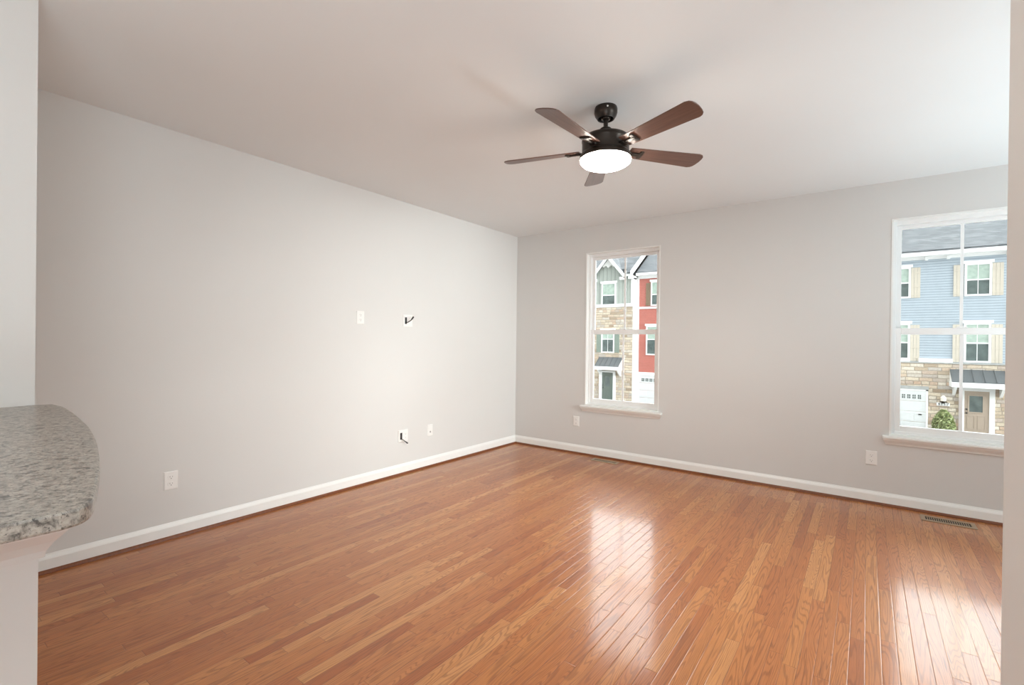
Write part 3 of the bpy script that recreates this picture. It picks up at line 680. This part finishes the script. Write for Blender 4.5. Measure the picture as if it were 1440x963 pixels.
# ---- blue house (through the right-edge window)
g = empty('townhouse', (hx(6.2), D, GZ)); tag(g, 'blue-sided townhouse with tan shutters and stone base, through the right-edge window', 'house', 'row of townhouses across the street')
u0, u1 = hx(2.97), hx(9.6); zs = hz(0.68)
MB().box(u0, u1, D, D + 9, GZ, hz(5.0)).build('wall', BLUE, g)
MB().box(u0, u1, D - 0.06, D + 0.05, GZ, zs).build('stone_veneer', STONE, g)
main_roof(g, u0, u1, D, hz(5.14))
MB().box(u0, u1, D - 0.05, D + 0.05, hz(4.80), hz(5.0)).box(u0, u1, D - 0.42, D - 0.30, hz(4.92), hz(5.06)).box(u0, u1, D - 0.36, D, hz(4.91), hz(4.95)).build('cornice', EXTW, g)
for x in (5.612, 6.262, 7.9):
    MB().box(hx(x) - 0.06, hx(x) + 0.06, D - 0.16, D, hz(4.76), hz(4.90)).build('cornice_bracket', EXTW, g)
MB().box(u0, u1, D - 0.09, D + 0.05, hz(0.675), hz(0.725)).build('stone_cap', LINTEL, g)
MB().box(u0, hx(5.15), D - 0.07, D + 0.05, hz(0.71), hz(0.87)).box(hx(5.42), hx(6.43), D - 0.07, D + 0.05, hz(0.71), hz(0.87)).build('band_board', EXTW, g)
for xa, xb in ((6.735, 7.49), (4.42, 5.145)):
    house_window(g, hx(xa), hx(xb), hz(3.285), hz(4.55), D, hz(3.905), True, True)
    house_window(g, hx(xa), hx(xb), hz(0.745), hz(2.27), D, hz(1.485), True, True)
for xa, xb in ((7.50, 7.80), (6.42, 6.71), (5.155, 5.44), (4.10, 4.39)):
    shutter(g, hx(xa), hx(xb), hz(3.29), hz(4.505), D, TANS); shutter(g, hx(xa), hx(xb), hz(0.745), hz(2.20), D, TANS)
Y2 = D - 0.85
awning(g, hx(6.42, Y2), hx(8.0, Y2), hz(-0.01, Y2), hz(0.47), D - 0.06, 0.80)
front_door(g, hx(6.77), hx(7.46), hz(-1.95), hz(-0.34), D - 0.06, TAND, (hx(6.87), hx(7.32), hz(-1.17), hz(-0.48)))
MB().box(hx(6.62), hx(6.77), D - 0.12, D, GZ, hz(-0.28)).box(hx(7.46), hx(7.61), D - 0.12, D, GZ, hz(-0.28)).box(hx(6.62), hx(7.61), D - 0.14, D, hz(-0.34), hz(-0.22)).build('door_surround', EXTW, g)
MB().box(hx(6.55), hx(7.75), D - 1.2, D, GZ, hz(-1.95)).build('stoop', GROUND, g)
MB().box(hx(3.5), hx(5.74), D - 0.10, D + 0.05, hz(-0.385), hz(-0.25)).build('lintel', LINTEL, g)
MB().box(hx(5.66), hx(5.72), D - 0.09, D + 0.05, GZ, hz(-0.385)).box(hx(3.55), hx(3.62), D - 0.09, D + 0.05, GZ, hz(-0.385)).box(hx(3.55), hx(5.72), D - 0.09, D + 0.05, hz(-0.44), hz(-0.385)).build('garage_surround', EXTW, g)
garage_door(g, hx(3.62), hx(5.66), GZ, hz(-0.44), D - 0.06, 11)
adopt(g)

# wall lantern, number plaque, shrub
lx = hx(6.163)
r = empty('wall_lantern', (lx, D - 0.06, hz(-0.80))); tag(r, 'small pale wall lantern on the blue house stone front, above the number plaque', 'lantern')
MB().lathe([(0.03, 0), (0.10, 0.03), (0.11, 0.20), (0.06, 0.26), (0.02, 0.30)], (0, -0.16), 12, True, True).build('lantern_glass', paint('lantern_glass', (0.85, 0.80, 0.70), 0.3), r, 0, True)
MB().box(-0.13, 0.13, -0.27, -0.05, -0.03, 0.0).box(-0.06, 0.06, -0.06, 0.0, -0.10, 0.20).build('bracket', BRONZE, r)
r = empty('number_plaque', (lx + 0.01, D - 0.062, hz(-0.915))); tag(r, 'white house number plaque on the stone beside the tan door', 'sign')
MB().box(-0.24, 0.24, -0.03, 0.0, -0.075, 0.075).build('plaque', EXTW, r, 0.005)
for i, ch in enumerate('4117'):
    tc = bpy.data.curves.new('numeral', 'FONT'); tc.body = ch; tc.size = 0.17; tc.align_x = 'CENTER'; tc.align_y = 'CENTER'; tc.extrude = 0.004
    tmp = bpy.data.objects.new('numeral_text', tc); COL.objects.link(tmp); bpy.context.view_layer.update()
    nm = bpy.data.meshes.new_from_object(tmp.evaluated_get(bpy.context.evaluated_depsgraph_get())); bpy.data.objects.remove(tmp)
    nm.materials.clear(); nm.materials.append(BLACK)
    to = bpy.data.objects.new('numeral', nm); COL.objects.link(to); to.parent = r; to.location = ((i - 1.5) * 0.105, -0.033, 0); to.rotation_euler = (math.pi / 2, 0, 0)

Ys = D - 1.0; sx_ = hx(6.19, Ys); s0 = GZ; hh = hz(-1.15, Ys) - GZ; rw = (hx(6.54, Ys) - hx(5.88, Ys)) / 2
r = empty('shrub', (sx_, Ys, s0)); tag(r, 'round light green shrub beside the white garage door of the blue house', 'shrub')
bm = MB()
for i in range(2600):
    t = random.random() ** 0.8; a = random.uniform(0, 2 * math.pi)
    prof_ = math.sin(math.pi * min(1, 0.16 + 0.84 * t)) ** 0.6 if t < 0.98 else 0.2
    rad = rw * prof_ * (0.55 + 0.5 * random.random() ** 0.5)
    c = Vector((rad * math.cos(a), rad * math.sin(a), hh * (0.04 + 0.96 * t)))
    n = Vector((random.gauss(0, 1), random.gauss(0, 1), random.gauss(0, 1) + 0.4)).normalized(); u_ = n.orthogonal().normalized(); v_ = n.cross(u_)
    l = random.uniform(0.045, 0.08); w = l * 0.5
    bm.b.faces.new([bm.b.verts.new(c + p) for p in (u_ * l, v_ * w, -u_ * l, -v_ * w)])
me = bpy.data.meshes.new('foliage'); bm.b.to_mesh(me); bm.b.free(); me.materials.append(LEAF)
o = bpy.data.objects.new('foliage', me); COL.objects.link(o); o.parent = r
sm = MB()
for i in range(7):
    a = i * 0.9; sm.tube([(0.03 * math.cos(a), 0.03 * math.sin(a), -0.02), (0.15 * math.cos(a), 0.15 * math.sin(a), hh * 0.4), (0.3 * math.cos(a), 0.3 * math.sin(a), hh * 0.8)], [0.02, 0.014, 0.006], 6)
sm.build('stem', paint('shrub_bark', (0.12, 0.08, 0.05), 0.8), r)
